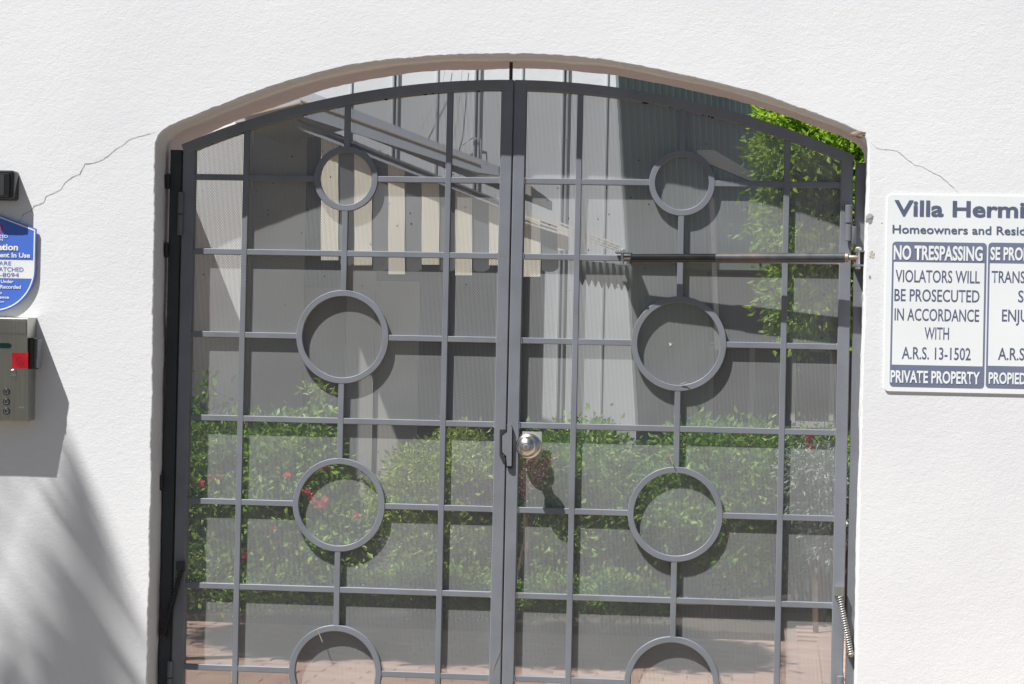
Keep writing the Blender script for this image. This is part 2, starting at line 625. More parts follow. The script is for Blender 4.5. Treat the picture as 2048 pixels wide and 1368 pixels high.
# soften polyline
for _ in range(14):
    ol = [ol[0]] + [(ol[i - 1] + ol[i] * 2 + ol[i + 1]) / 4 for i in range(1, len(ol) - 1)] + [ol[-1]]
N = len(ol)
nor = []
for i in range(N):
    t = (ol[min(i + 1, N - 1)] - ol[max(i - 1, 0)]).normalized()
    nor.append(Vector((-t.y, t.x)))      # away from the opening
R = 0.0045
prof = [(R, 0.0)]
for k in range(1, 5):
    a = k / 4 * pi / 2
    prof.append((R - R * sin(a), R - R * cos(a)))
prof += [(0.0, 0.012 + 0.011 * k_) for k_ in range(24)] + [(0.0, WB - WF)]
vs, fs = [], []
for i in range(N):
    for k, (e, d) in enumerate(prof):
        p = ol[i]
        q = Vector((p.x * 9, p.y * 9, d * 9))
        j = noise.noise(q) * 0.0028 + noise.noise(q * 6) * 0.0013
        if k <= 4:
            j += noise.noise(Vector((p.x * 160, p.y * 160, 3.1))) * 0.0012
        if i < 3 or i > N - 4:
            j = 0
        w = p + nor[i] * (e + j - .003)
        yy = WF + d + (noise.noise(Vector((p.x * 120, p.y * 120, 7.7 + d * 60))) * 0.0012 if 0 < k < 5 else 0)
        vs.append((w.x, yy, w.y))
K = len(prof)
for i in range(N - 1):
    for k in range(K - 1):
        fs.append((i * K + k, i * K + k + 1, (i + 1) * K + k + 1, (i + 1) * K + k))
WX0, WX1, WT = -4.2, 4.2, 3.1
for yi, kk in ((WF, 0), (WB, K - 1)):
    base = len(vs)
    cor = [(WX1, yi, 0.0), (WX1, yi, WT), (WX0, yi, WT), (WX0, yi, 0.0)]
    vs += cor
    idx = [i * K + kk for i in range(N)] + [base, base + 1, base + 2, base + 3]
    tri = tessellate_polygon([[Vector((vs[q][0], vs[q][2], 0)) for q in idx]])
    for t in tri:
        fs.append(tuple(idx[q] for q in t))
    if kk == 0:
        b0 = base
fs.append((b0, b0 + 1, len(vs) - 3, len(vs) - 4))
fs.append((b0 + 1, b0 + 2, len(vs) - 2, len(vs) - 3))
fs.append((b0 + 2, b0 + 3, len(vs) - 1, len(vs) - 2))
wroot = thing('courtyard_wall', (0, 0, 0), 'white stucco courtyard wall with an arched gateway and fine cracks', 'wall')
wm = MB()
wm.v, wm.f = vs, fs
wall = wm.build('wall_body', 'stucco', wroot)
wall.data.polygons.foreach_set('use_smooth', [p.area < 0.02 for p in wall.data.polygons])
wall.data.set_sharp_from_angle(angle=radians(40))
for e in wall.data.edges:
    a_, b_ = (wall.data.vertices[q].co for q in e.vertices)
    if (abs(a_.y - WF) < 1e-6 and abs(b_.y - WF) < 1e-6) or (abs(a_.y - WB) < 1e-6 and abs(b_.y - WB) < 1e-6):
        e.use_edge_sharp = True


def ribbon(name, pts, w, parent, m='crack', y=WF - 0.0006):
    pts = [at(a, b, WF) for a, b in pts]
    dense = []
    for i in range(len(pts) - 1):
        n = max(2, int((pts[i + 1] - pts[i]).length / 0.004))
        for k in range(n):
            q = pts[i].lerp(pts[i + 1], k / n)
            dense.append(q + Vector((noise.noise(q * 150), 0, noise.noise(q * 150 + Vector((9, 9, 9))))) * 0.0016)
    dense.append(pts[-1])
    v, f = [], []
    for i, p in enumerate(dense):
        t = (dense[min(i + 1, len(dense) - 1)] - dense[max(i - 1, 0)])
        t.y = 0
        t.normalize()
        nn = Vector((-t.z, 0, t.x))
        ww = w * (0.55 + 0.6 * abs(noise.noise(p * 60)) + 0.25 * rnd.random())
        if i < 4 or i > len(dense) - 6:
            ww *= 0.4
        v += [(p.x + nn.x * ww, y, p.z + nn.z * ww), (p.x - nn.x * ww, y, p.z - nn.z * ww)]
    for i in range(len(dense) - 1):
        f.append((2 * i, 2 * i + 1, 2 * i + 3, 2 * i + 2))
    return mesh(name, v, f, m, parent)


ribbon('crack', [(311, 264), (290, 270), (262, 277), (250, 287), (232, 298), (218, 310), (205, 320), (187, 326), (170, 328), (160, 348), (147, 353), (130, 365),
                 (122, 378), (110, 385), (92, 393), (87, 406), (68, 412), (62, 422), (48, 428), (38, 447)], 0.0007, wroot)
ribbon('crack', [(1742, 286), (1757, 298), (1775, 299), (1795, 302), (1806, 312), (1830, 330), (1846, 334), (1865, 345), (1880, 352), (1895, 365), (1918, 386)], 0.0005, wroot)


def blob(name, cx, cy, rx, ry, m, parent, th=0.003):
    c = at(cx, cy, WF)
    v, f = [], []
    n = 22
    for k, (s, h) in enumerate(((1.0, 0.0), (0.7, 0.75), (0.3, 1.0))):
        for i in range(n):
            a = 2 * pi * i / n
            j = 1 + 0.28 * noise.noise(Vector((cos(a) * 1.7 + cx, sin(a) * 1.7, cy))) + 0.12 * rnd.uniform(-1, 1)
            v.append((c.x + cos(a) * rx * s * j * .00125, WF - th * h * (1 + .3 * rnd.uniform(-1, 1)) + 0.0005, c.z + sin(a) * ry * s * j * .00125))
    for k in range(2):
        for i in range(n):
            j = (i + 1) % n
            f.append((k * n + i, k * n + j, (k + 1) * n + j, (k + 1) * n + i))
    f.append(tuple(2 * n + i for i in range(n)))
    return mesh(name, v, f, m, parent)


tag(blob('mortar_patch', 1740, 438, 8, 13, 'mortar', wroot, .0012), label='grey lump of mortar on the right edge of the gateway')
tag(blob('chipped_plaster', 1717, 268, 17, 7, 'brownchip', wroot, 0.0015), label='brown chipped plaster at the right corner of the arch')
tag(blob('plaster_stain', 1744, 510, 8, 10, 'stain', wroot, 0.0008), label='pitted plaster beside the closer bracket')
blob('plaster_pit', 1740, 555, 3, 5, 'mortar', wroot, 0.0007)
blob('plaster_pit', 1764, 446, 2, 3, 'mortar', wroot, 0.0007)

# ------------------------------------------------------------------ gate leaves
HZ = [1.8405, 1.650, 1.438, 1.2245, 1.011, 0.7955, 0.587, 0.373]
ARC = (-0.0092, -0.056, 2.1513)
GZ0 = 0.085


def arc_z(x, r=ARC[2]):
    return ARC[1] + math.sqrt(r * r - (x - ARC[0]) ** 2)


def make_leaf(side):
    if side < 0:
        xo, xi, ups = -0.849, -0.0015, [-0.685, -0.4255, -0.1630]
        lab = 'left grey iron gate leaf with rings over perforated sheet'
    else:
        xo, xi, ups = 0.8515, 0.0015, [0.6885, 0.428, 0.168]
        lab = 'right grey iron gate leaf with round knob and rings over perforated sheet'
    root = thing('gate_leaf', (xo, 0.01, GZ0), lab, 'gate')
    sw = 0.030
    s = 1 if side > 0 else -1
    # stiles
    for xe, nm in ((xo, 'o'), (xi, 'i')):
        xc = xe - s * sw / 2 if nm == 'o' else xe + s * sw / 2
        top = arc_z(xc) - 0.012
        MB().sweep([(xc, 0, GZ0), (xc, 0, top)], bar_prof(sw, 0.032, -0.003, 0.0018)).build('stile', 'frame', root)
    # top rail (arched)
    rw = 0.026
    n = 36
    xs = [xi + (xo - xi) * k / n for k in range(n + 1)]
    path = [(x, 0, arc_z(x, ARC[2] - rw / 2)) for x in xs]
    MB().sweep(path, bar_prof(rw, 0.034, -0.0042, 0.0018)).build('top_rail', 'frame', root)
    MB().sweep([(min(xo, xi), 0, GZ0 + .013), (max(xo, xi), 0, GZ0 + .013)], bar_prof(.026, 0.032, -0.0036)).build('bottom_rail', 'frame', root)
    x0, x1 = (xo + sw, xi - sw) if side < 0 else (xi + sw, xo - sw)
    bwid, bdep = 0.0150, 0.013
    xm = ups[1]
    rings = {0: 0.0825, 2: 0.1190, 4: 0.1190, 6: 0.1190}
    for k, z in enumerate(HZ):
        if k in rings:
            rr = rings[k] - 0.008
            for a, b in ((x0, xm - rr), (xm + rr, x1)):
                MB().sweep([(a, 0, z), (b, 0, z)], bar_prof(bwid, bdep, 0.0009)).build('crossbar', 'frame', root)
            ro, wd_ = rings[k], 0.0155
            rc = ro - wd_ / 2
            circ = [(xm + rc * cos(-2 * pi * i / 72), 0, z + rc * sin(-2 * pi * i / 72)) for i in range(72)]
            MB().sweep(circ, bar_prof(wd_, bdep + .001, -0.0006), closed=True).build('ring', 'frame', root, smooth=True)
        else:
            MB().sweep([(x0, 0, z), (x1, 0, z)], bar_prof(bwid, bdep, 0.0009)).build('crossbar', 'frame', root)
    for j, x in enumerate(ups):
        top = arc_z(x) - rw + 0.002
        if j != 1:
            MB().sweep([(x, 0, GZ0 + .026), (x, 0, top)], bar_prof(bwid, bdep, 0.0)).build('upright', 'frame', root)
        else:
            segs = [(top, HZ[0] + rings[0] - .008)]
            zs = [0, 2, 4, 6]
            for a, b in zip(zs[:-1], zs[1:]):
                segs.append((HZ[a] - rings[a] + .008, HZ[b] + rings[b] - .008))
            segs.append((HZ[6] - rings[6] + .008, GZ0 + .026))
            for a, b in segs:
                MB().sweep([(x, 0, b), (x, 0, a)], bar_prof(bwid, bdep, 0.0)).build('upright', 'frame', root)
    # perforated sheet
    a, b = min(xo, xi) + .004, max(xo, xi) - .004
    pts = [(a, GZ0 + .005), (b, GZ0 + .005)]
    m = 24
    for k in range(m + 1):
        x = b + (a - b) * k / m
        pts.append((x, arc_z(x) - 0.007))
    tri = tessellate_polygon([[Vector((x, z, 0)) for x, z in pts]])
    n = len(pts)
    v = [(x, 0.0145, z) for x, z in pts] + [(x, 0.0153, z) for x, z in pts]
    f = [tuple(t) for t in tri] + [tuple(q + n for q in t)[::-1] for t in tri]
    mesh('perforated_sheet', v, f, 'perf', root)
    # weld spatter and grime lumps along the underside of the arched rail
    g = MB()
    rr = random.Random(5 if side < 0 else 9)
    for k in range(9):
        x = rr.uniform(a + .06, b - .06)
        L = rr.uniform(.004, .016)
        z = arc_z(x) - rw + .0005
        for q in range(3):
            xx = x + rr.uniform(-L, L)
            g.lathe((xx, 0.003 + rr.random() * .005, z - rr.uniform(0, .002)), (0, 0, 1), [(-.002, .001), (0, .0028), (.0012, .002)], 7)
    tag(g.build('weld_spatter', 'gap', root), kind='stuff')
    return root


leafL = make_leaf(-1)
leafR = make_leaf(1)

# latch guard, shaded gap and knob on the right leaf
yf = -0.0032
MB().prism(pp([(1014, 848), (1022, 849), (1024, 856), (1023, 932), (1014, 932), (1012.5, 912), (1004.5, 904), (1004.5, 872), (1014.5, 864)], -0.012), -0.0125, -0.0045).build('latch_guard', 'frame', leafR)
MB().prism(pp([(1022.3, 858), (1026, 858), (1025, 937), (1014, 937), (1014, 931), (1022, 931)], -0.008), -0.0085, -0.0044).build('latch_edge', 'dark', leafR)
MB().prism(pp([(999.5, 859), (1013, 859), (1003, 868), (1002.5, 906), (1012, 916), (1010, 924), (1002, 918), (999, 910)], -0.006), -0.0075, -0.0035).build('latch_gap_shade', 'dark', leafL)  # dark sheet standing for the shaded gap round the guard
MB().box((0.0400, -0.0065, 1.141), (0.0895, -0.0032, 1.2095)).build('knob_backplate', 'plate', leafR)
kc = Vector((0.0572, -0.0066, 1.1725))
MB().lathe(kc, (0, -1, 0), [(0, .0325), (.002, .033), (.006, .0325), (.010, .029), (.013, .020), (.016, .0135), (.030, .0125)], 48).build('knob_rose', 'nickel', leafR, smooth=True)
knob = MB().lathe(kc, (0, -1, 0), [(.028, .0125), (.031, .019), (.036, .0240), (.042, .0262), (.050, .0258), (.057, .0228), (.062, .0175), (.064, .0128), (.0632, .0118), (.0640, .0105), (.0644, .003)], 48).build('knob', 'nickel', leafR, smooth=True)
MB().lathe(kc, (0, -1, 0), [(.0630, .0078), (.0662, .0076), (.0667, .006)], 24).build('lock_cylinder', 'zinc', knob)
MB().box((kc.x - .0008, kc.y - .0672, kc.z - .004), (kc.x + .0008, kc.y - .0660, kc.z + .004)).build('keyhole', 'gap', knob)
# drop bolt above the seam
b1, b0_ = at(1020, 108, 0.02), at(1019, 170, 0.02)
MB().tube([(b1.x, 0.05, b1.z + .02), (b0_.x, 0.05, b0_.z - 0.06)], 0.0045, 8).build('drop_bolt', 'dark', leafL)
# dead twigs and a fleck caught on the gate
for nm, pts, r in (('twig', [(1340, 908), (1342, 918), (1346, 928)], .0012), ('twig', [(1362, 768), (1370, 765), (1381, 770), (1376, 773)], .0009),
                   ('twig', [(636, 1260), (640, 1272), (645, 1284)], .0012), ('twig', [(985, 1345), (1000, 1300), (1012, 1330)], .0005)):
    o = MB().tube([at(a, b, -0.003 - .002 * k) for k, (a, b) in enumerate(pts)], r, 5).build(nm, 'trim')
    tag(o, label='dry brown straw caught on the gate bars near %s' % {1340: 'the right ring below the knob height', 1362: 'the bottom of the second right ring',
                                                                       636: 'the top of the lowest left ring', 985: 'the foot of the centre seam'}[pts[0][0]], cat='straw', group='dry straws caught on the gate')
fk = MB()
for a in (0.2, 1.4, 2.6, 3.9, 5.2):
    c = at(1342, 688, 0.0135)
    p = [c, c + Vector((cos(a) * .007, 0, sin(a) * .007)), c + Vector((cos(a + .6) * .003, -.001, sin(a + .6) * .003))]
    fk.add(p + [q + Vector((0, .0006, 0)) for q in p], [(0, 1, 2), (5, 4, 3), (0, 3, 4, 1), (1, 4, 5, 2), (2, 5, 3, 0)])
tag(fk.build('paint_fleck', 'white', leafR), label='white star-shaped paint fleck on the perforated sheet')

# grime specks and weld beads
for leaf, xs_, sd0 in ((leafL, (-.81, -.04), 3), (leafR, (.04, .81), 8)):
    g, w_ = MB(), MB()
    q = random.Random(sd0)
    for _ in range(46):
        x = q.uniform(*xs_)
        z = min(arc_z(x) - .05, 1.95) - abs(q.gauss(0, .22))
        r0 = q.uniform(.0008, .0022)
        g.lathe((x, .0143, z), (0, -1, 0), [(0, r0), (.0006, r0 * .6)], 6)
    tag(g.build('grime_speck', 'gap', leaf), kind='stuff')
    ups = (-.685, -.4255, -.163) if leaf is leafL else (.6885, .428, .168)
    ends = (-.819, -.0315) if leaf is leafL else (.8215, .0315)
    for z in HZ:
        for x in ends:
            sgn = 1 if x < (ends[0] + ends[1]) / 2 else -1
            for k in range(4):
                w_.lathe((x + sgn * .001, .0006, z - .006 + k * .004), (0, -1, 0), [(-.002, .0022), (.0006, .0022 + q.uniform(0, .0006)), (.0018, .0012)], 7)
    tag(w_.build('weld_bead', 'frame', leaf, smooth=True), kind='stuff')

# ------------------------------------------------------------------ hinge posts
pl = thing('gate_post', (-0.868, 0, 0), 'iron hinge post coloured dark for the shade at the left jamb', 'post', 'gate hinge posts')
MB().sweep([(-0.8685, 0, 0), (-0.8685, 0, 1.909)], bar_prof(.030, .04, 0.002)).build('post_tube', 'post_shaded', pl)
for zz in ((350, 376), (487, 513), (952, 978)):
    a, b = at(335, zz[0], 0), at(335, zz[1], 0)
    MB().box((-0.8960, -0.004, b.z), (-0.8832, 0.020, a.z)).tube([(-.886, -.006, a.z + .003), (-.886, -.006, b.z - .003)], .0045, 8).build('wall_anchor', 'dark', pl)
for z0, z1 in ((1.745, 1.80), (1.69, 1.742), (0.56, 0.60), (0.50, 0.557)):
    MB().tube([(-0.8512, -0.008, z0), (-0.8512, -0.008, z1)], .007, 14).build('hinge_barrel', 'post', pl, smooth=True)
pr = thing('gate_post', (0.870, 0, 0), 'grey iron hinge post at the right jamb carrying the closer bracket', 'post', 'gate hinge posts')
MB().sweep([(0.8725, 0, 0), (0.8725, 0, 1.897)], bar_prof(.029, .04, 0.002)).build('post_tube', 'post', pr)
for x0, x1, y0, y1, r in ((1690, 1706, 410, 446, .0092), (1692, 1703, 447, 482, .0075), (1703, 1713, 453, 489, .0062), (1672, 1690, 1352, 1420, .0095)):
    a, b = at((x0 + x1) / 2, y0, -0.012), at((x0 + x1) / 2 - .5, y1, -0.012)
    MB().lathe((a.x, -0.012, b.z), (0, 0, 1), [(0, r * .9), (.001, r), (a.z - b.z - .001, r), (a.z - b.z, r * .85)], 20).build('hinge_barrel', 'post', pr, smooth=True)
a = at(1719, 996, 0)
MB().box((a.x - .004, -.006, a.z - .003), (a.x + .008, .004, a.z + .003)).build('weld_nub', 'post', pr)


# springs
def spring(side, p0, p1, turns, label):
    p0, p1 = Vector(p0), Vector(p1)
    root = thing('gate_spring', p1, label, 'spring', 'gate closing springs')
    ax = (p1 - p0).normalized()
    a = ax.orthogonal().normalized()
    b = ax.cross(a)
    pts = []
    n = turns * 10
    for i in range(n + 1):
        w = 2 * pi * turns * i / n
        pts.append(p0.lerp(p1, i / n) + (a * cos(w) + b * sin(w)) * 0.0078)
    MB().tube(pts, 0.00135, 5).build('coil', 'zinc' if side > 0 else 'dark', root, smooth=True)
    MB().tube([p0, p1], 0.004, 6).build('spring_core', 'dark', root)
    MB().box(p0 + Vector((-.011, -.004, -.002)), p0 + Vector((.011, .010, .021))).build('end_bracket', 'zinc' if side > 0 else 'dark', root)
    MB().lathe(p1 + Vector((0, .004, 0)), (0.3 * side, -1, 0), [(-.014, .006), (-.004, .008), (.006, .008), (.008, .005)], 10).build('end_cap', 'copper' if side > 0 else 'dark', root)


spring(1, at(1678, 1190, -0.014), at(1701, 1308, -0.018), 25, 'grey coil spring low on the right gate post')
spring(-1, at(361, 1140, -0.014), at(326, 1272, -0.012), 25, 'dark coil spring low at the left gate post')

# ------------------------------------------------------------------ gate closer
gc = thing('gate_closer', at(1716, 517, -0.05), 'long black hydraulic closer arm across the right gate leaf', 'gate closer')
yl, yr = -0.030, -0.058


def on(px, py):
    t = (px - 1243) / (1716 - 1243)
    return at(px, py, yl + (yr - yl) * t)


def cyl(x0, x1, r, name, m):
    y_ = lambda x: 516.5 + (x - 1243) * (-0.0025)
    a, b = on(x0, y_(x0)), on(x1, y_(x1))
    d = b - a
    return MB().lathe(a, d, [(0, r * .86), (.0015, r), (d.length - .0015, r), (d.length, r * .86)], 28).build(name, m, gc, smooth=True)


cyl(1262, 1433, .0112, 'piston_sleeve', 'closer')
cyl(1431, 1690, .0124, 'cylinder_tube', 'closer2')
cyl(1688, 1697, .0108, 'copper_collar', 'copper')
cyl(1246, 1265, .0062, 'rod_eye', 'copper')
cyl(1695, 1718, .0060, 'rod_end', 'copper')
# left bracket
c = on(1245, 516)
MB().box((c.x - .018, c.y - .011, c.z + .0115), (c.x + .022, -0.001, c.z + .0150)).build('bracket_plate', 'post', gc)
MB().box((c.x - .018, c.y - .011, c.z - .0190), (c.x + .022, -0.001, c.z - .0155)).build('bracket_plate', 'post', gc)
MB().tube([(c.x, c.y, c.z - .019), (c.x, c.y, c.z + .020)], .0045, 12).build('pivot_bolt', 'zinc', gc, smooth=True)
MB().lathe((c.x, c.y, c.z + .0155), (0, 0, 1), [(0, .007), (.005, .007), (.007, .004)], 6).build('bolt_head', 'zinc', gc)
# right bracket
c = on(1716, 516)
MB().box((c.x - .008, c.y - .008, c.z + .0150), (c.x + .016, 0.003, c.z + .0185)).build('bracket_plate', 'post', gc)
MB().box((c.x - .012, c.y - .008, c.z - .0200), (c.x + .016, 0.003, c.z - .0160)).build('bracket_plate', 'post', gc)
MB().tube([(c.x, c.y, c.z - .026), (c.x, c.y, c.z + .026)], .0055, 12).build('pivot_bolt', 'zinc', gc, smooth=True)
MB().lathe((c.x, c.y, c.z + .0190), (0, 0, 1), [(0, .0085), (.005, .0085), (.008, .005)], 6).build('bolt_head', 'zinc', gc)
MB().lathe((c.x, c.y, c.z - .0275), (0, 0, 1), [(0, .006), (.005, .0085), (.007, .0085)], 6).build('bolt_head', 'zinc', gc)


# ------------------------------------------------------------------ lettering
def lettering(body, x0, x1, zb, zt, y, m, parent, bold=0.0, name='lettering', keep=False, cap=None):
    """text fitted to the world rectangle x0..x1, baseline zb to cap height zt"""
    cu = bpy.data.curves.new('lettering', 'FONT')
    cu.body = body
    cu.size = 1.0
    cu.offset = bold
    cu.resolution_u = 3
    o = bpy.data.objects.new('tmp', cu)
    C.objects.link(o)
    dg = bpy.context.evaluated_depsgraph_get()
    me = bpy.data.meshes.new_from_object(o.evaluated_get(dg))
    bpy.data.objects.remove(o)
    co_ = [v.co.copy() for v in me.vertices]
    ax, bx = min(c.x for c in co_), max(c.x for c in co_)
    H = 0.729 + bold if cap is None else cap
    for v, c in zip(me.vertices, co_):
        x = x0 + (c.x - ax) / (bx - ax) * (x1 - x0)
        z = zb + c.y / H * (zt - zb)
        v.co = (x, y, z)
    me.materials.clear()
    me.name = name
    return link(name, me, parent, m)


def rrect(x0, z0, x1, z1, r, n=6):
    out = []
    for cx, cz, a0 in ((x1 - r, z1 - r, 0), (x0 + r, z1 - r, 90), (x0 + r, z0 + r, 180), (x1 - r, z0 + r, 270)):
        for k in range(n + 1):
            a = radians(a0 + 90 * k / n)
            out.append((cx + r * cos(a), cz + r * sin(a)))
    return out


# ------------------------------------------------------------------ white notice board
SY = WF - 0.0035
sg = thing('notice_board', at(2060, 780, WF), 'white no trespassing notice board with slate lettering right of the gate', 'sign')
tl, bl = at(1776, 389, SY), at(1771, 782, SY)
X0, Z1, Z0 = tl.x - .001, tl.z, bl.z
PXM = 6 / F                                    # metres per photo pixel at the sign


def sx(px):       # sign x from photo column measured near row 620
    return at(px + (620 - 620) * 0, 620, SY).x


def sxy(px, py):
    p = at(px, py, SY)
    return p.x, p.z


MB().prism(rrect(X0, Z0, X0 + 0.62, Z1, 0.012), SY, WF - .0002).build('board', 'signw', sg)


def sign_text(body, l, r, top, bot, row_l, m, bold, cap=None, extra=None):
    a = at(l, (top + bot) / 2, SY)
    b = at(r, (top + bot) / 2 + (r - l) * 0.021, SY)
    zt = at(l, top, SY).z
    zb = at(l, bot, SY).z
    return lettering(body, a.x, b.x, zb, zt, SY - (0.0012 if m == 'signw' else 0.0007), m, sg, bold, cap=cap)


sign_text('Villa Hermi', 1788.5, 2049, 398, 431, 0, 'navy', 0.026)
sign_text('Homeowners and Resid', 1785, 2051, 448.5, 466, 0, 'navy', 0.014)


def slate_box(pxl, pxr, pt, pb):
    a, b = at(pxl, pt, SY), at(pxl, pb, SY)
    xl = (a.x + b.x) / 2
    xr = xl + (pxr - pxl) * PXM * 0.978
    zt, zb = a.z - .0012, b.z - .0012
    outer = rrect(xl, zb, xr, zt, .009)
    MB().prism(outer, SY - .0004, SY + .001).build('printed_panel', 'slate', sg)
    hz = zt - (512 - 482) * PXM * 1.27 - .0
    return xl, xr, zt, zb


xl, xr, zt, zb = slate_box(1782, 1967, 482, 772)
h1 = at(1800, 524, SY).z
h2 = at(1800, 729.5, SY).z
MB().box((xl + .0045, SY - .0006, h2), (xr - .0045, SY - .0002, h1)).build('white_field', 'signw', sg)
xl2, xr2, zt2, zb2 = slate_box(1974, 2164, 484, 775)
h1b, h2b = at(2000, 527, SY).z, at(2000, 732, SY).z
MB().box((xl2 + .0045, SY - .0006, h2b), (xr2 - .0045, SY - .0002, h1b)).build('white_field', 'signw', sg)
for body, l, r, t, b_, m, bo in (
        ('NO TRESPASSING', 272, 825, 400, 492, 'signw', .03), ('VIOLATORS WILL', 283, 808, 553, 634, 'navy', .014),
        ('BE PROSECUTED', 276, 806, 672, 752, 'navy', .014), ('IN ACCORDANCE', 277, 803, 792, 872, 'navy', .014),
        ('WITH', 463, 616, 910, 990, 'navy', .014), ('A.R.S. 13-1502', 322, 751, 1032, 1112, 'navy', .014),
        ('PRIVATE PROPERTY', 252, 808, 1177, 1256, 'signw', .026)):
    k = 3.109
    sign_text(body, 1700 + l / k, 1700 + r / k, 360 + t / k, 360 + b_ / k, 0, m, bo)
for body, l, r, t, b_, m, bo in (
        ('SE PROH', 873, 1120, 411, 495, 'signw', .03), ('TRANS', 880, 1088, 560, 638, 'navy', .014), ('S', 1045, 1080, 682, 760, 'navy', .014),
        ('ENJU', 945, 1108, 800, 879, 'navy', .014), ('A.R.S', 920, 1085, 1038, 1118, 'navy', .014), ('PROPIED', 862, 1095, 1190, 1264, 'signw', .026)):
    sign_text(body, 1700 + l / k, 1700 + r / k, 360 + t / k, 360 + b_ / k, 0, m, bo)

# ------------------------------------------------------------------ blue shield sign
BY = WF - 0.009
bs = thing('security_sign', at(-15, 620, WF), 'blue shield-shaped security sign with white border above the steel keypad', 'sign')
cxs = at(-12, 520, BY).x


def shield(sc):
    hw = (75 + 12) * PXM * 1.0 - (1 - sc)
    zt_c, zt_e = at(-12, 427, BY).z + sc - 1, at(72, 458, BY).z + (sc - 1) * .8
    zm, zbm = at(75, 540, BY).z, at(-12, 624, BY).z - (sc - 1)
    r = []
    n = 14
    for k in range(n + 1):
        a = pi / 2 * k / n
        r.append((hw * cos(a), zm - (zm - zbm) * sin(a) ** 1.0))
    pts = [(cxs, zt_c), (cxs + hw, zt_e)] + [(cxs + x, z) for x, z in r]
    left = [(2 * cxs - x, z) for x, z in pts[1:-1]][::-1]
    return pts + left


outer = shield(1.0)
MB().prism(outer, BY, BY + .004).build('shield_plate', 'blue', bs)
# white inner border line
inn_o, inn_i = shield(1 - .0028), shield(1 - .0062)
v = [(x, BY - .0006, z) for x, z in inn_o] + [(x, BY - .0006, z) for x, z in inn_i]
n = len(inn_o)
mesh('border', v, [(i, (i + 1) % n, n + (i + 1) % n, n + i) for i in range(n)], 'white', bs)
za, zb_ = at(40, 520.5, BY).z, at(40, 557, BY).z


def clip_band(z_hi, z_lo, m):
    hw0 = (75 + 12) * PXM - .0062
    zm, zbm = at(75, 540, BY).z, at(-12, 624, BY).z + .0062
    pts = []
    for s in (1, -1):
        zs = [z_hi - (z_hi - z_lo) * k / 8 for k in range(9)]
        col = []
        for z in zs:
            w = hw0 if z >= zm else hw0 * math.sqrt(max(0, 1 - ((zm - z) / (zm - zbm)) ** 2))
            col.append((cxs + s * w, z))
        pts += col if s > 0 else col[::-1]
    MB().prism(pts, BY - .0004, BY + .001).build('white_band', m, bs)


clip_band(za, zb_, 'white')


def bt(body, l, r, t, b_, m, bold, cap=None):
    a, b = at(l, (t + b_) / 2, BY), at(r, (t + b_) / 2, BY)
    lettering(body, a.x, b.x, at(10, b_, BY).z, at(10, t, BY).z, BY - .0011, m, bs, bold, cap=cap)


bt('ation', -4, 36.5, 486.5, 500, 'white', .035)
bt('pment In Use', -18, 60.5, 504.5, 514.5, 'white', .03)
bt('LIZED', -10, 16, 469.5, 475.5, 'white', .01)
bt('ON', -8, 6, 476.5, 482, 'white', .01)
bt('ARE', -2, 22.5, 522, 530, 'bluetext', .0)
bt('ATCHED', -2, 47, 533.5, 542.5, 'bluetext', .0)
bt('1-8094', -6, 38, 545, 553.5, 'bluetext', .0)
bt('Under', 2, 27, 559, 566, 'white', .02)
bt('/Recorded', -3, 42, 569.5, 577, 'white', .02)
bt('o', -1, 4, 580, 588, 'white', .02, cap=1.0)
bt('ance', -1, 18.5, 591, 597, 'white', .02, cap=.75)
bt('ation', -10, 8, 601, 605, 'white', .01)
# small red and white emblem at the top
for k, (r0, m) in enumerate(((.012, 'redp'), (.0085, 'blue'), (.005, 'white'))):
    p = at(-2, 457, BY)
    MB().lathe((p.x, BY - .0002 - .0003 * k, p.z), (0, -1, 0), [(0, r0), (.0003, r0)], 20).build('emblem', m, bs)

# ------------------------------------------------------------------ black box
bb = thing('wall_housing', at(0, 402, WF), 'glossy black plastic housing on the wall above the blue shield sign', 'bell box')
a, b = at(31, 341, WF - .03), at(31, 401, WF - .03)
w0 = 0.085


def rbox(x0, x1, z0, z1, ys, r):
    mb = MB()
    loops = []
    for (y, ins) in ys:
        loops.append([(x, y, z) for x, z in rrect(x0 + ins, z0 + ins, x1 - ins, z1 - ins, max(.001, r - ins))])
    n = len(loops[0])
    v = [p for L in loops for p in L]
    f = []
    for k in range(len(loops) - 1):
        for i in range(n):
            j = (i + 1) % n
            f.append((k * n + i, k * n + j, (k + 1) * n + j, (k + 1) * n + i))
    f.append(tuple(range(n)))
    f.append(tuple((len(loops) - 1) * n + i for i in range(n)))
    return mb.add(v, f)


rbox(a.x - w0, a.x, b.z, a.z, [(WF, 0), (WF - .032, 0), (WF - .037, .0015), (WF - .040, .005)], .009).build('housing_body', 'blackp', bb, smooth=True)
rbox(a.x - w0 + .009, a.x - .009, b.z + .008, a.z - .008, [(WF - .039, 0), (WF - .0435, .0005), (WF - .045, .002)], .005).build('lens_cover', 'blackp', bb, smooth=True)
MB().box((a.x - w0 + .012, WF - .0462, b.z + .012), (a.x - .024, WF - .0448, a.z - .012)).build('lens_window', 'dark', bb)

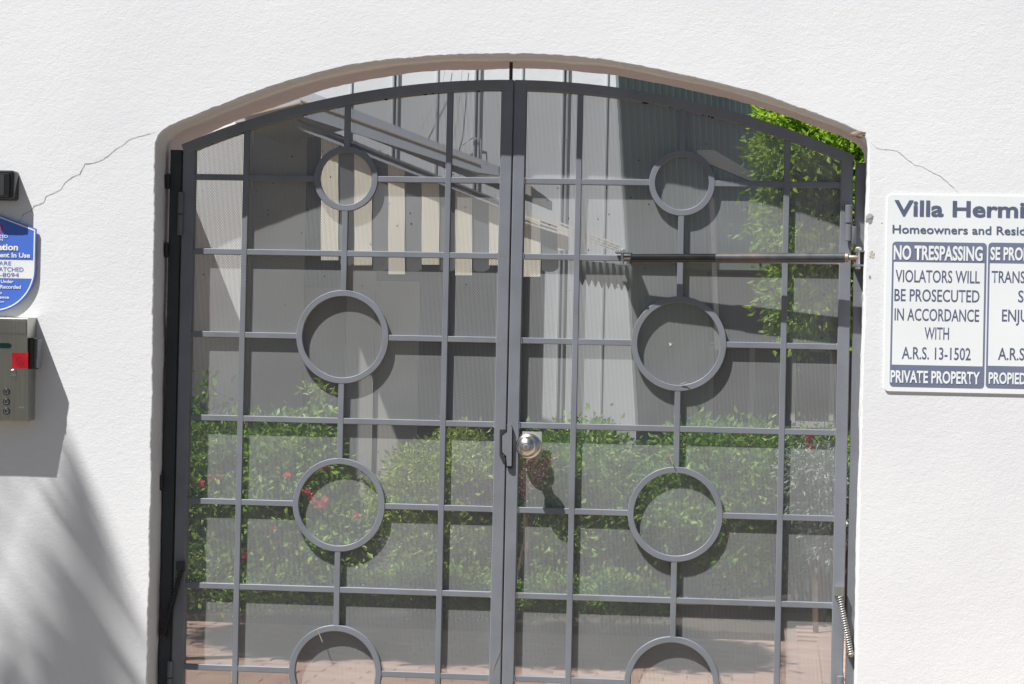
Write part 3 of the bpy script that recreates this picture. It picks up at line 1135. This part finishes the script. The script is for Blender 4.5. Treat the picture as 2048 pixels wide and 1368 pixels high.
# ------------------------------------------------------------------ stainless keypad
kp = thing('entry_keypad', at(-40, 845, WF), 'stainless steel entry keypad with red sticker and green display', 'keypad')
D1, D0 = 0.079, 0.054
a, b = at(54.5, 637, WF - D1), at(57.5, 843, WF - D0)
xr_ = a.x
zt_, zb_k = a.z, b.z
KW = 0.255
mb = MB()
hz_ = at(50, 667, WF - D1).z
prof_ = [(WF, zb_k + .004), (WF, zt_ + .004), (WF - D1 + .004, zt_ + .001), (WF - D1, zt_ - .002), (WF - D0, zb_k + .002), (WF - D0 + .003, zb_k)]
n = len(prof_)
v = [(xr_ - KW, y, z) for y, z in prof_] + [(xr_, y, z) for y, z in prof_]
f = [tuple(range(n)), tuple(n + i for i in range(n))[::-1]] + [(i, (i + 1) % n, n + (i + 1) % n, n + i) for i in range(n)]
mb.add(v, f).build('keypad_body', 'steel', kp)


def kface(px, py):
    """point on the sloping front face"""
    d0, d1 = 0.03, 0.1
    for _ in range(25):
        d = (d0 + d1) / 2
        p = at(px, py, WF - d)
        t = (p.z - zb_k) / (zt_ - zb_k)
        dd = D0 + (D1 - D0) * t
        if dd > d:
            d0 = d
        else:
            d1 = d
    return p


def kbox(x0, y0, x1, y1, name, m, th=.0015, r=.0012):
    c0, c1 = kface(x0, y0), kface(x1, y1)
    yy = min(c0.y, c1.y)
    slope = (c0.y - c1.y) / (c0.z - c1.z)
    pts = rrect(c0.x, c1.z, c1.x, c0.z, r, 4)
    n = len(pts)
    v = [(x, c0.y + (z - c0.z) * slope - th, z) for x, z in pts] + [(x, c0.y + (z - c0.z) * slope + .004, z) for x, z in pts]
    f = [tuple(range(n)), tuple(n + i for i in range(n))[::-1]] + [(i, (i + 1) % n, n + (i + 1) % n, n + i) for i in range(n)]
    return MB().add(v, f).build(name, m, kp)


kbox(-120, 639, 53, 666, 'hood_strip', 'steel', .002)
kbox(-70, 684.5, 23, 697, 'display', 'display', .0008, .0070)
kbox(24, 705, 56, 737, 'red_sticker', 'red', .0006, .0005)
kc_ = kface(40, 721)
MB().lathe(kc_ + Vector((0, .001, 0)), (0, -1, -.1), [(0, .0105), (.0021, .0105), (.0021, .0092), (0, .0092)], 24).build('sticker_ring', 'redp', kp)
kbox(30, 719.5, 50, 721.5, 'sticker_line', 'redp', .0009, .0004)
kbox(32, 724.5, 48, 726, 'sticker_line', 'redp', .0009, .0004)
kbox(-60, 705, -20, 760, 'speaker_grille', 'dark', .0006, .004)
kbox(38, 813, 49, 816.5, 'slot', 'zinc', .0006, .001)


def kbtn(px, py, r, m='button', name='button'):
    p = kface(px, py)
    return MB().lathe(p + Vector((0, .002, 0)), (0, -1, -.1), [(0, r), (.004, r), (.0052, r * .85), (.0046, r * .6), (.0046, r * .1)], 20).build(name, m, kp, smooth=True)


kbtn(26, 746, .0095, 'steel', 'call_button')
for py in (783, 803, 822):
    for px in (13, -12, -37):
        kbtn(px, py, .0090, 'dark', 'button_ring')
        kbtn(px, py, .0068)
# cam lock on the right side
c0, c1 = at(72, 676, WF - .045), at(72, 738, WF - .045)
MB().box((xr_, WF - .062, c1.z), (xr_ + .013, WF - .020, c0.z)).build('side_lock', 'blackp', kp)
MB().box((xr_ + .013, WF - .056, c1.z + .003), (xr_ + .021, WF - .020, c0.z - .002)).build('lock_cover', 'post', kp)

# ------------------------------------------------------------------ buildings behind
# white panel building
YP = 9.0
ho = thing('panel_building', at(900, 1130, YP), 'white sunlit building of tall panels with thin grey battens behind the gate', 'building')
xL, xR = at(560, 400, YP).x, at(1290, 400, YP).x
MB().box((xL, YP + .03, 0), (xR, YP + .3, 4.6)).build('wall_backing', 'batten', ho)
seams = [560, 612, 700, 788, 872, 952, 1042, 1128, 1212, 1290]
sxs = [at(s, 300, YP).x for s in seams]
for i in range(len(sxs) - 1):
    MB().box((sxs[i] + .004, YP, 0.02), (sxs[i + 1] - .004, YP + .028, 4.58)).build('panel', 'panel', ho)
for s in (788, 952, 1128):
    for d in (-4, 5):
        x = at(s + d, 300, YP).x
        MB().box((x - .005, YP - .018, 0.02), (x + .005, YP - .001, 4.55)).build('batten', 'batten', ho)
for s in (700, 872, 1042, 1212):
    x = at(s, 300, YP).x
    MB().box((x - .005, YP - .010, 0.02), (x + .005, YP - .001, 4.55)).build('batten', 'batten', ho)
for pts, r in (([(893, 120), (884, 175), (840, 262)], .0018), ([(926, 120), (914, 250), (900, 300)], .002), ([(925, 290), (945, 275), (962, 280), (962, 330)], .004)):
    MB().tube([at(a, b, YP - .03) for a, b in pts], r, 6).build('cable', 'batten', ho)

# white gable wall far left
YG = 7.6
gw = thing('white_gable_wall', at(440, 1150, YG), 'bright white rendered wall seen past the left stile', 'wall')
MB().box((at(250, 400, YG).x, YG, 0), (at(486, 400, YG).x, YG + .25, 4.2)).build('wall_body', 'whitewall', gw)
# unseen canopy added left of view so its edge throws the sloping wall shade
cp = thing('unseen_canopy', at(200, 420, YG), 'unseen grey canopy added at far left to shade the white wall', 'canopy')
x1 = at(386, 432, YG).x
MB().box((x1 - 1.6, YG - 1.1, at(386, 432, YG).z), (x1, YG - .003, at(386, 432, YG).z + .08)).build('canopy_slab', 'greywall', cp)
# grey shaded house wall under the lean-to
YH = 8.2
sh = thing('patio_house', at(760, 1150, YH), 'taupe house wall in shade under the sloping patio roof', 'building')
hx0, hx1 = at(487, 400, YH).x, at(1085, 400, YH).x
cut = at(760, 262, YH)
tl_, tr_ = at(487, 190, YH), at(1085, 440, YH)
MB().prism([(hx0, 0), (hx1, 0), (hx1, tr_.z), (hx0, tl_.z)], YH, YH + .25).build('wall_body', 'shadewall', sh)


def px_box(x0, y0, x1, y1, Y, th, name, m, parent):
    p, q = at(x0, y0, Y), at(x1, y1, Y)
    return MB().box((p.x, Y - th, q.z), (q.x, Y - .002, p.z)).build(name, m, parent)


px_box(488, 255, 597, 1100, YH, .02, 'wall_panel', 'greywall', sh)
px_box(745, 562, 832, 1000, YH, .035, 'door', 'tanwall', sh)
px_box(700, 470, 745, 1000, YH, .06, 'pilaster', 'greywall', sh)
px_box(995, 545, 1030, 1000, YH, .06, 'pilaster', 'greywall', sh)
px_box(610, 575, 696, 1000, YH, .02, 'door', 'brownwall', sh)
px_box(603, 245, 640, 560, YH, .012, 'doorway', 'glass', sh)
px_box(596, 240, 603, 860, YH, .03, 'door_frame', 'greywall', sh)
for x0, y0, x1, y1 in ((845, 590, 886, 720), (905, 566, 985, 860)):
    w = px_box(x0, y0, x1, y1, YH, .015, 'window', 'glass', sh)
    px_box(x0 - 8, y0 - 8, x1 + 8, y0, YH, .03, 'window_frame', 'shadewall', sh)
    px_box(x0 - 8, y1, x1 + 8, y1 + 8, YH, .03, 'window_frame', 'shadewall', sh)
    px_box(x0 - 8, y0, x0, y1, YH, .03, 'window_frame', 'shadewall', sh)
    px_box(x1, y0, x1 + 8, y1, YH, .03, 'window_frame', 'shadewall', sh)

# lean-to patio roof
YR = 6.95
pr_ = thing('patio_roof', at(760, 300, YR), 'sloping patio awning with cream and grey stripes and a corrugated right end', 'roof')
MB().prism(pp([(488, 222), (612, 181), (1000, 334), (1000, 352), (955, 346), (600, 232), (540, 250), (488, 262)], YR), YR - .05, YR).build('fascia', 'fascia', pr_)
MB().prism(pp([(600, 198), (960, 328), (960, 330), (600, 201)], YR - .055), YR - .057, YR - .05).build('fascia_trim', 'trim', pr_)
MB().prism(pp([(488, 231), (600, 204), (600, 207), (488, 234)], YR - .055), YR - .057, YR - .05).build('fascia_trim', 'trim', pr_)
MB().prism(pp([(470, 232), (612, 200), (1062, 372), (1062, 392), (612, 214), (470, 246)], YR), YR + .002, YH - .003).build('roof_deck', 'greywall', pr_)
for k in range(4):
    o = k * 9
    MB().prism(pp([(1010, 403 + o), (1238, 488 + o * .5), (1238, 491 + o * .5), (1010, 407 + o)], YR - .02 - k * .002), YR - .02 + k * .004, YR + .0 + k * .004).build('rafter', 'rafter', pr_)
bx = [(640, 675, 520), (707, 742, 530), (775, 808, 548), (842, 877, 529), (909, 943, 550), (977, 1011, 530), (1046, 1080, 553), (1114, 1136, 500)]
for x0, x1, yb in bx:
    y0 = 268 + (x0 - 640) * .385
    y1 = 268 + (x1 - 640) * .385
    MB().prism(pp([(x0, y0), (x1, y1), (x1, yb), (x0, yb)], YR), YR + .025, YR + .045).build('awning_stripe', 'cream', pr_)
for (a0, a1, _), (c0, c1, _) in zip(bx[:-1], bx[1:]):
    yy0, yy1 = 268 + (a1 - 640) * .385, 268 + (c0 - 640) * .385
    w_ = c0 - a1
    yb = 534 if a1 > 700 else 522
    pts = [(a1 - 1, yy0), (c0 + 1, yy1)] + [(a1 + w_ / 2 + (w_ / 2 + 1) * cos(t * pi / 8), yb + 9 * sin(t * pi / 8)) for t in range(0, 9)]
    MB().prism(pp(pts, YR), YR + .032, YR + .050).build('awning_stripe', 'stripe', pr_)
MB().prism(pp([(596, 238), (1000, 400), (1000, 404), (596, 243)], YR - .02), YR - .03, YR).build('gutter_lip', 'shed', pr_)
MB().prism(pp([(596, 252), (1010, 414), (1010, 419), (596, 258)], YR - .02), YR - .02, YR + .01).build('gutter_lip', 'fascia', pr_)
# corrugated end strip
v, f = [], []
n = 96
for i in range(n + 1):
    t = i / n
    px = 1148 + (1266 - 1148) * t
    w = sin(t * 2 * pi * 9)
    top = at(px, 520 + 10 * t, YR)
    bot = at(px, 562 + 16 * t + 6 * w, YR)
    for yo in (0, .003):
        v += [(top.x, YR + w * .012 + yo, top.z), (bot.x, YR + w * .012 + yo, bot.z)]
for i in range(n):
    a = i * 4
    f += [(a, a + 1, a + 5, a + 4), (a + 2, a + 6, a + 7, a + 3), (a + 1, a + 3, a + 7, a + 5)]
mesh('corrugated_strip', v, f, 'corr', pr_, smooth=True)

# tall corrugated wall, turned away from the sun
cb = thing('corrugated_tower', at(1380, 1130, 8), 'tall shaded green grey corrugated metal wall left of the tree', 'building')
v, f = [], []
ribs = 22
n = ribs * 8
A0, A1 = at(1231, 150, 7.7), at(1512, 200, 9.3)
B0, B1 = at(1273, 880, 7.7), at(1536, 560, 9.3)
dr = Vector((A1.x - A0.x, A1.y - A0.y, 0)).normalized()
nn = Vector((dr.y, -dr.x, 0))
for i in range(n + 1):
    t = i / n
    w = max(-1, min(1, 1.6 * sin(t * 2 * pi * ribs))) * .012
    for (q0, q1, z) in ((A0, A1, 4.4), (B0, B1, 0.0)):
        x = q0.x + (q1.x - q0.x) * t
        yy = 7.7 + 1.6 * t
        # batter: continue the line of each side to the chosen height
        zt0, zb0 = A0.z, B0.z
        xa = A0.x + (A1.x - A0.x) * t
        xb = B0.x + (B1.x - B0.x) * t
        k = (z - zb0) / (zt0 - zb0)
        xx = xb + (xa - xb) * k
        v.append((xx + nn.x * w, yy + nn.y * w, z))
for i in range(n):
    f.append((2 * i, 2 * i + 1, 2 * i + 3, 2 * i + 2))
mesh('corrugated_sheet', v, f, 'corr', cb, smooth=False)
MB().box((A1.x - .02, 9.31, 0), (A1.x + .02, 9.6, 4.4)).build('corner_post', 'corr', cb)
MB().prism(pp([(1395, 300), (1430, 300), (1515, 352), (1515, 368), (1425, 330), (1395, 318)], 7.4), 7.4, 7.5).build('gutter', 'shed', cb)
MB().prism(pp([(1416, 330), (1426, 330), (1440, 700), (1430, 700)], 7.5), 7.5, 7.55).build('downpipe', 'shed', cb)

# dark grey shed
YS = 8.6
sd_ = thing('garden_shed', at(1500, 1130, YS), 'dark grey garden shed wall with pale framed windows behind the right leaf', 'shed')
sx0, sx1 = at(1278, 600, YS).x, at(1900, 600, YS).x
zt5 = at(1500, 545, YS).z
MB().box((sx0, YS, 0), (sx1, YS + 1.2, zt5)).build('shed_wall', 'shed', sd_)
MB().box((sx0 - .05, YS - .35, zt5), (sx1 + .05, YS + 1.25, zt5 + .06)).build('shed_roof', 'corr', sd_)
for x0, y0, x1, y1 in ((1425, 690, 1500, 842), (1340, 690, 1395, 842), (1590, 705, 1660, 842)):
    px_box(x0, y0, x1, y1, YS, .012, 'window', 'glass', sd_)
    px_box(x0 - 7, y0 - 7, x1 + 7, y0, YS, .03, 'window_frame', 'greywall', sd_)
    px_box(x0 - 7, y1, x1 + 7, y1 + 14, YS, .04, 'window_sill', 'greywall', sd_)
    px_box(x0 - 7, y0, x0, y1, YS, .03, 'window_frame', 'greywall', sd_)
    px_box(x1, y0, x1 + 7, y1, YS, .03, 'window_frame', 'greywall', sd_)


# ------------------------------------------------------------------ plants
def foliage(blobs, n, size, seed, clump=0.10, droop=0.0, narrow=0.5):
    """blobs: list of (centre, (rx,ry,rz)); leaves scattered in clumps through the outer volume"""
    r = random.Random(seed)
    vol = [b[1][0] * b[1][1] * b[1][2] for b in blobs]
    tot = sum(vol)
    v, f = [], []
    for (c, rad), w in zip(blobs, vol):
        m = int(n * w / tot)
        ncl = max(4, m // 26)
        for _ in range(ncl):
            d = Vector((r.gauss(0, 1), r.gauss(0, 1), r.gauss(0, 1))).normalized()
            k = r.uniform(0.45, 1.0) ** 0.5
            cc = Vector((c[0] + d.x * rad[0] * k, c[1] + d.y * rad[1] * k, c[2] + d.z * rad[2] * k))
            cr = clump * r.uniform(.6, 1.4)
            for _ in range(26):
                e = Vector((r.gauss(0, .5), r.gauss(0, .5), r.gauss(0, .5)))
                p = cc + e * cr
                if p.z < 0.02:
                    continue
                out = (d * .6 + e * .5 + Vector((r.uniform(-1, 1), r.uniform(-1, 1), r.uniform(-1, 1) - droop))).normalized()
                s = size * r.uniform(.6, 1.35)
                side = out.cross(Vector((r.uniform(-1, 1), r.uniform(-1, 1), r.uniform(-.3, 1)))).normalized() * s * narrow
                up = out.cross(side).normalized() * s * .12
                k0 = len(v)
                v += [tuple(p), tuple(p + out * s * .5 + side * .5 + up), tuple(p + out * s), tuple(p + out * s * .5 - side * .5 + up)]
                f += [(k0, k0 + 1, k0 + 2), (k0, k0 + 2, k0 + 3)]
    return v, f


def stems(root_p, blobs, n, seed, r0=0.012):
    r = random.Random(seed)
    mb = MB()
    for _ in range(n):
        c, rad = r.choice(blobs)
        b = Vector((root_p[0] + r.uniform(-.06, .06), root_p[1] + r.uniform(-.04, .04), 0.0))
        e = Vector((c[0] + r.uniform(-.7, .7) * rad[0], c[1] + r.uniform(-.5, .5) * rad[1], c[2] + r.uniform(-.2, .8) * rad[2]))
        m = b.lerp(e, .5) + Vector((r.uniform(-.06, .06), r.uniform(-.05, .05), .05))
        mb.tube([b, m, e], [r0, r0 * .7, r0 * .25], 5)
    return mb


def blossom_mesh(name, R, m, seed, petals=22):
    r = random.Random(seed)
    v, f = [], []
    for _ in range(petals):
        a = r.uniform(0, 2 * pi)
        u = r.uniform(-.6, 1)
        d = Vector((cos(a) * math.sqrt(1 - u * u) if abs(u) < 1 else 0, sin(a) * math.sqrt(max(0, 1 - u * u)), u))
        s = d.orthogonal().normalized() * R * .5
        t = d.cross(s).normalized() * R * .3
        k = len(v)
        v += [(0, 0, 0), tuple(d * R * .6 + s), tuple(d * R + t * .3), tuple(d * R * .6 - s)]
        f += [(k, k + 1, k + 2), (k, k + 2, k + 3)]
    me = bpy.data.meshes.new(name)
    me.from_pydata(v, [], f)
    me.materials.append(MAT[m])
    me.update()
    return me


def shrub(name, label, cat, pblobs, Y, n, size, leaf, seed, blossoms=(), bm='pink', br=.045, clump=.1, trunk='bark', group=None,
          droop=0.0, narrow=.5, dep=.35, nst=9, rootpx=None):
    """pblobs: (px,py,rx_px,rz_px) ellipses measured on the photo, set at depth Y"""
    s = (Y + 6) / F
    blobs = []
    for px, py, rx, rz in pblobs:
        c = at(px, py, Y)
        blobs.append(((c.x, Y, c.z), (rx * s, dep * (.6 + .4 * min(1, rx / 80)), rz * s)))
    bxx = sum(b[0][0] for b in blobs) / len(blobs) if rootpx is None else at(rootpx, 700, Y).x
    root = thing(name, (bxx, Y, 0), label, cat, group)
    v, f = foliage(blobs, n, size, seed, clump, droop, narrow)
    mesh('foliage', v, f, leaf, root)
    stems((bxx, Y), blobs, nst, seed).build('stems', trunk, root)
    if blossoms:
        mes = [blossom_mesh('blossom', br, bm, seed + k) for k in range(3)]
        for i, (px, py) in enumerate(blossoms):
            p = at(px, py, Y - dep * .85)
            o = bpy.data.objects.new('blossom', mes[i % 3])
            C.objects.link(o)
            o.parent = root
            o.matrix_parent_inverse = Matrix.Translation(-root.location)
            o.location = p
            o.rotation_euler = (rnd.random() * 3, rnd.random() * 3, rnd.random() * 3)
    return root


shrub('flowering_shrub', 'green bougainvillea shrub with scattered pink blossoms behind the left leaf', 'shrub',
      [(470, 960, 150, 115), (590, 930, 90, 90), (430, 1070, 110, 90), (560, 1090, 130, 90), (660, 1060, 90, 95), (410, 830, 28, 60), (625, 810, 22, 45), (350, 980, 80, 120)],
      6.9, 21000, .050, 'leaf_a', 3,
      [(402, 968), (420, 955), (434, 955), (620, 992), (628, 1003), (640, 1012), (612, 985), (650, 1000), (648, 930), (575, 952),
       (548, 1058), (712, 1032), (490, 1110), (395, 1120)], 'pink', .026, clump=.085)
shrub('round_shrub', 'yellow green rounded shrub left of the centre seam', 'shrub',
      [(870, 960, 85, 80), (930, 930, 60, 75), (850, 1080, 70, 100), (940, 1060, 60, 100), (800, 1010, 60, 60)],
      6.8, 13000, .036, 'leaf_c', 5, clump=.07)
shrub('russet_shrub', 'small russet leaved shrub right below the door knob', 'shrub',
      [(1080, 930, 26, 26), (1050, 955, 30, 20), (960, 975, 40, 26)], 6.65, 1700, .022, 'leaf_r', 6, clump=.05, dep=.15, nst=4)
shrub('hedge_shrub', 'dark green hedge shrub right of the centre seam', 'shrub',
      [(1090, 960, 70, 95), (1180, 930, 85, 75), (1130, 1080, 100, 80), (1230, 1050, 60, 90)], 7.0, 14000, .042, 'leaf_d', 7, clump=.08, group='hedge shrubs behind the gate')
shrub('hedge_shrub', 'mid green leafy shrub behind the third ring of the right leaf', 'shrub',
      [(1400, 920, 80, 65), (1500, 925, 90, 60), (1330, 1020, 80, 90), (1450, 1020, 80, 90), (1470, 1110, 60, 60)], 7.1, 14000, .046, 'leaf_d', 8, clump=.085, group='hedge shrubs behind the gate')
shrub('silver_leaf_plant', 'silvery pale leaved plant at the right edge of the gateway', 'plant',
      [(1640, 960, 60, 70), (1660, 1040, 50, 70), (1600, 935, 40, 30)], 6.7, 4200, .045, 'leaf_g', 9, clump=.06, narrow=.32, droop=.4, dep=.15, nst=2)
shrub('tall_red_flower', 'tall plant with one red flower above the silvery plant', 'flower',
      [(1625, 925, 45, 45), (1690, 930, 50, 60)], 7.2, 4000, .03, 'leaf_a', 10, [(1620, 880), (1622, 868), (1618, 893)], 'redf', .03, dep=.2)
shrub('rose_bush', 'low bush with pale cream roses right of the seam foot', 'bush',
      [(1120, 1190, 60, 30), (1230, 1190, 50, 35), (1290, 1200, 50, 25)], 6.35, 4500, .03, 'leaf_d', 12,
      [(1104, 1178), (1122, 1176), (1276, 1161), (1292, 1163), (1262, 1188), (1280, 1190)], 'yellow', .022, dep=.15, clump=.06, nst=5)
shrub('low_shrub', 'low dark green ground shrub left of the rose bush', 'shrub',
      [(820, 1170, 70, 35), (920, 1180, 60, 40), (690, 1170, 60, 30), (1000, 1190, 50, 30)], 6.45, 7000, .03, 'leaf_a', 13, dep=.2, clump=.06)
shrub('dense_bush', 'dark bush low in the shade at the left jamb', 'bush',
      [(400, 1170, 50, 40), (330, 1150, 60, 90), (540, 1180, 70, 25)], 6.5, 5000, .035, 'leaf_a', 14, dep=.25)
shrub('hedge_shrub', 'dark background shrub beneath the shed windows', 'shrub',
      [(1540, 1000, 90, 120), (1620, 1040, 90, 120), (1700, 1000, 80, 120)], 7.7, 12000, .036, 'leaf_d', 15, group='hedge shrubs behind the gate')


def tree(label, Y, base_px, pblobs, n, size, leaf, seed, clump, dep, tr=.05):
    s = (Y + 6) / F
    blobs = []
    for px, py, rx, rz in pblobs:
        c = at(px, py, Y)
        blobs.append(((c.x, Y + rnd.uniform(-.2, .2), c.z), (rx * s, dep, rz * s)))
    b = at(base_px, 700, Y)
    root = thing('broadleaf_tree', (b.x, Y, 0), label, 'tree')
    v, f = foliage(blobs, n, size, seed, clump, .3)
    mesh('crown', v, f, leaf, root)
    mb = MB()
    mid = Vector(blobs[0][0])
    mb.tube([(b.x, Y, 0), (b.x + .04, Y, mid.z * .3), (mid.x * .5 + b.x * .5, Y, mid.z * .65), mid], [tr, tr * .8, tr * .6, tr * .3], 9)
    for c, rad in blobs[1:]:
        st = Vector((b.x, Y, 0)).lerp(mid, .7)
        mb.tube([st, st.lerp(Vector(c), .5) + Vector((0, 0, .08)), c], [tr * .5, tr * .35, tr * .15], 6)
    mb.build('trunk', 'bark', root, smooth=True)
    return root


tree('bright green sunlit tree behind the upper right of the gate', 7.3, 1700,
     [(1650, 380, 110, 110), (1590, 300, 70, 80), (1700, 300, 90, 80), (1600, 480, 80, 90), (1690, 520, 90, 110), (1590, 400, 50, 90), (1620, 600, 80, 80), (1575, 240, 45, 36), (1800, 420, 120, 160)],
     32000, .050, 'leaf_b', 21, .10, .30)

tree('unseen tree added left of the gateway to shade the courtyard paving', 4.24, 60,  # added out of view; its crown shades the paving
     [(300, -330, 330, 100), (560, -370, 230, 100), (60, -370, 280, 120), (735, -320, 110, 60), (330, -490, 330, 110), (430, -330, 150, 80), (180, -330, 150, 80), (620, -330, 150, 70), (-200, -380, 220, 130), (-60, -330, 200, 90), (-120, -430, 200, 120)],
     90000, .075, 'leaf_d', 31, .12, .58, .08)

# ------------------------------------------------------------------ street palm in front of the wall, left of the view
pm = thing('palm_tree', (-3.96, -2.35, 0), 'street palm standing left of the gateway', 'palm tree')
crown = Vector((-3.93, -2.28, 6.09))
MB().tube([(-3.96, -2.35, 0), (-4.03, -2.33, 2.1), (-3.93, -2.27, 4.3), crown], [.17, .13, .12, .13], 14).build('trunk', 'bark', pm, smooth=True)
pr2 = random.Random(4)
for k in range(11):
    az = 2 * pi * k / 11 + pr2.uniform(-.1, .1)
    el = pr2.uniform(.1, .8)
    L = pr2.uniform(1.15, 1.6)
    v, f = [], []
    P = crown.copy()
    d = Vector((cos(az) * cos(el), sin(az) * cos(el), sin(el)))
    pts = [P.copy()]
    for s_ in range(14):
        d = (d + Vector((0, 0, -.115))).normalized()
        P = P + d * L / 14
        pts.append(P.copy())
    mb = MB().tube(pts, [.014 * (1 - i / 16) for i in range(15)], 5)
    side = Vector((-sin(az), cos(az), 0))
    for i in range(2, 15):
        t = (pts[i] - pts[i - 1]).normalized()
        for sgn in (-1, 1):
            for h in (0.2,):
                q = pts[i - 1].lerp(pts[i], h)
                l_ = .42 * sin(pi * min(1, (i + 2) / 17)) + .06
                e = (t * .75 + side * sgn * .75 + Vector((0, 0, -.45 + pr2.uniform(-.12, .12)))).normalized()
                w_ = t.cross(e).normalized().cross(e) * .032
                m_ = q + e * l_ * .5 + Vector((0, 0, .02))
                mb.add([q, m_ + w_, q + e * l_, m_ - w_], [(0, 1, 2), (0, 2, 3)])
    mb.build('frond', 'leaf_p', pm, fix=False)
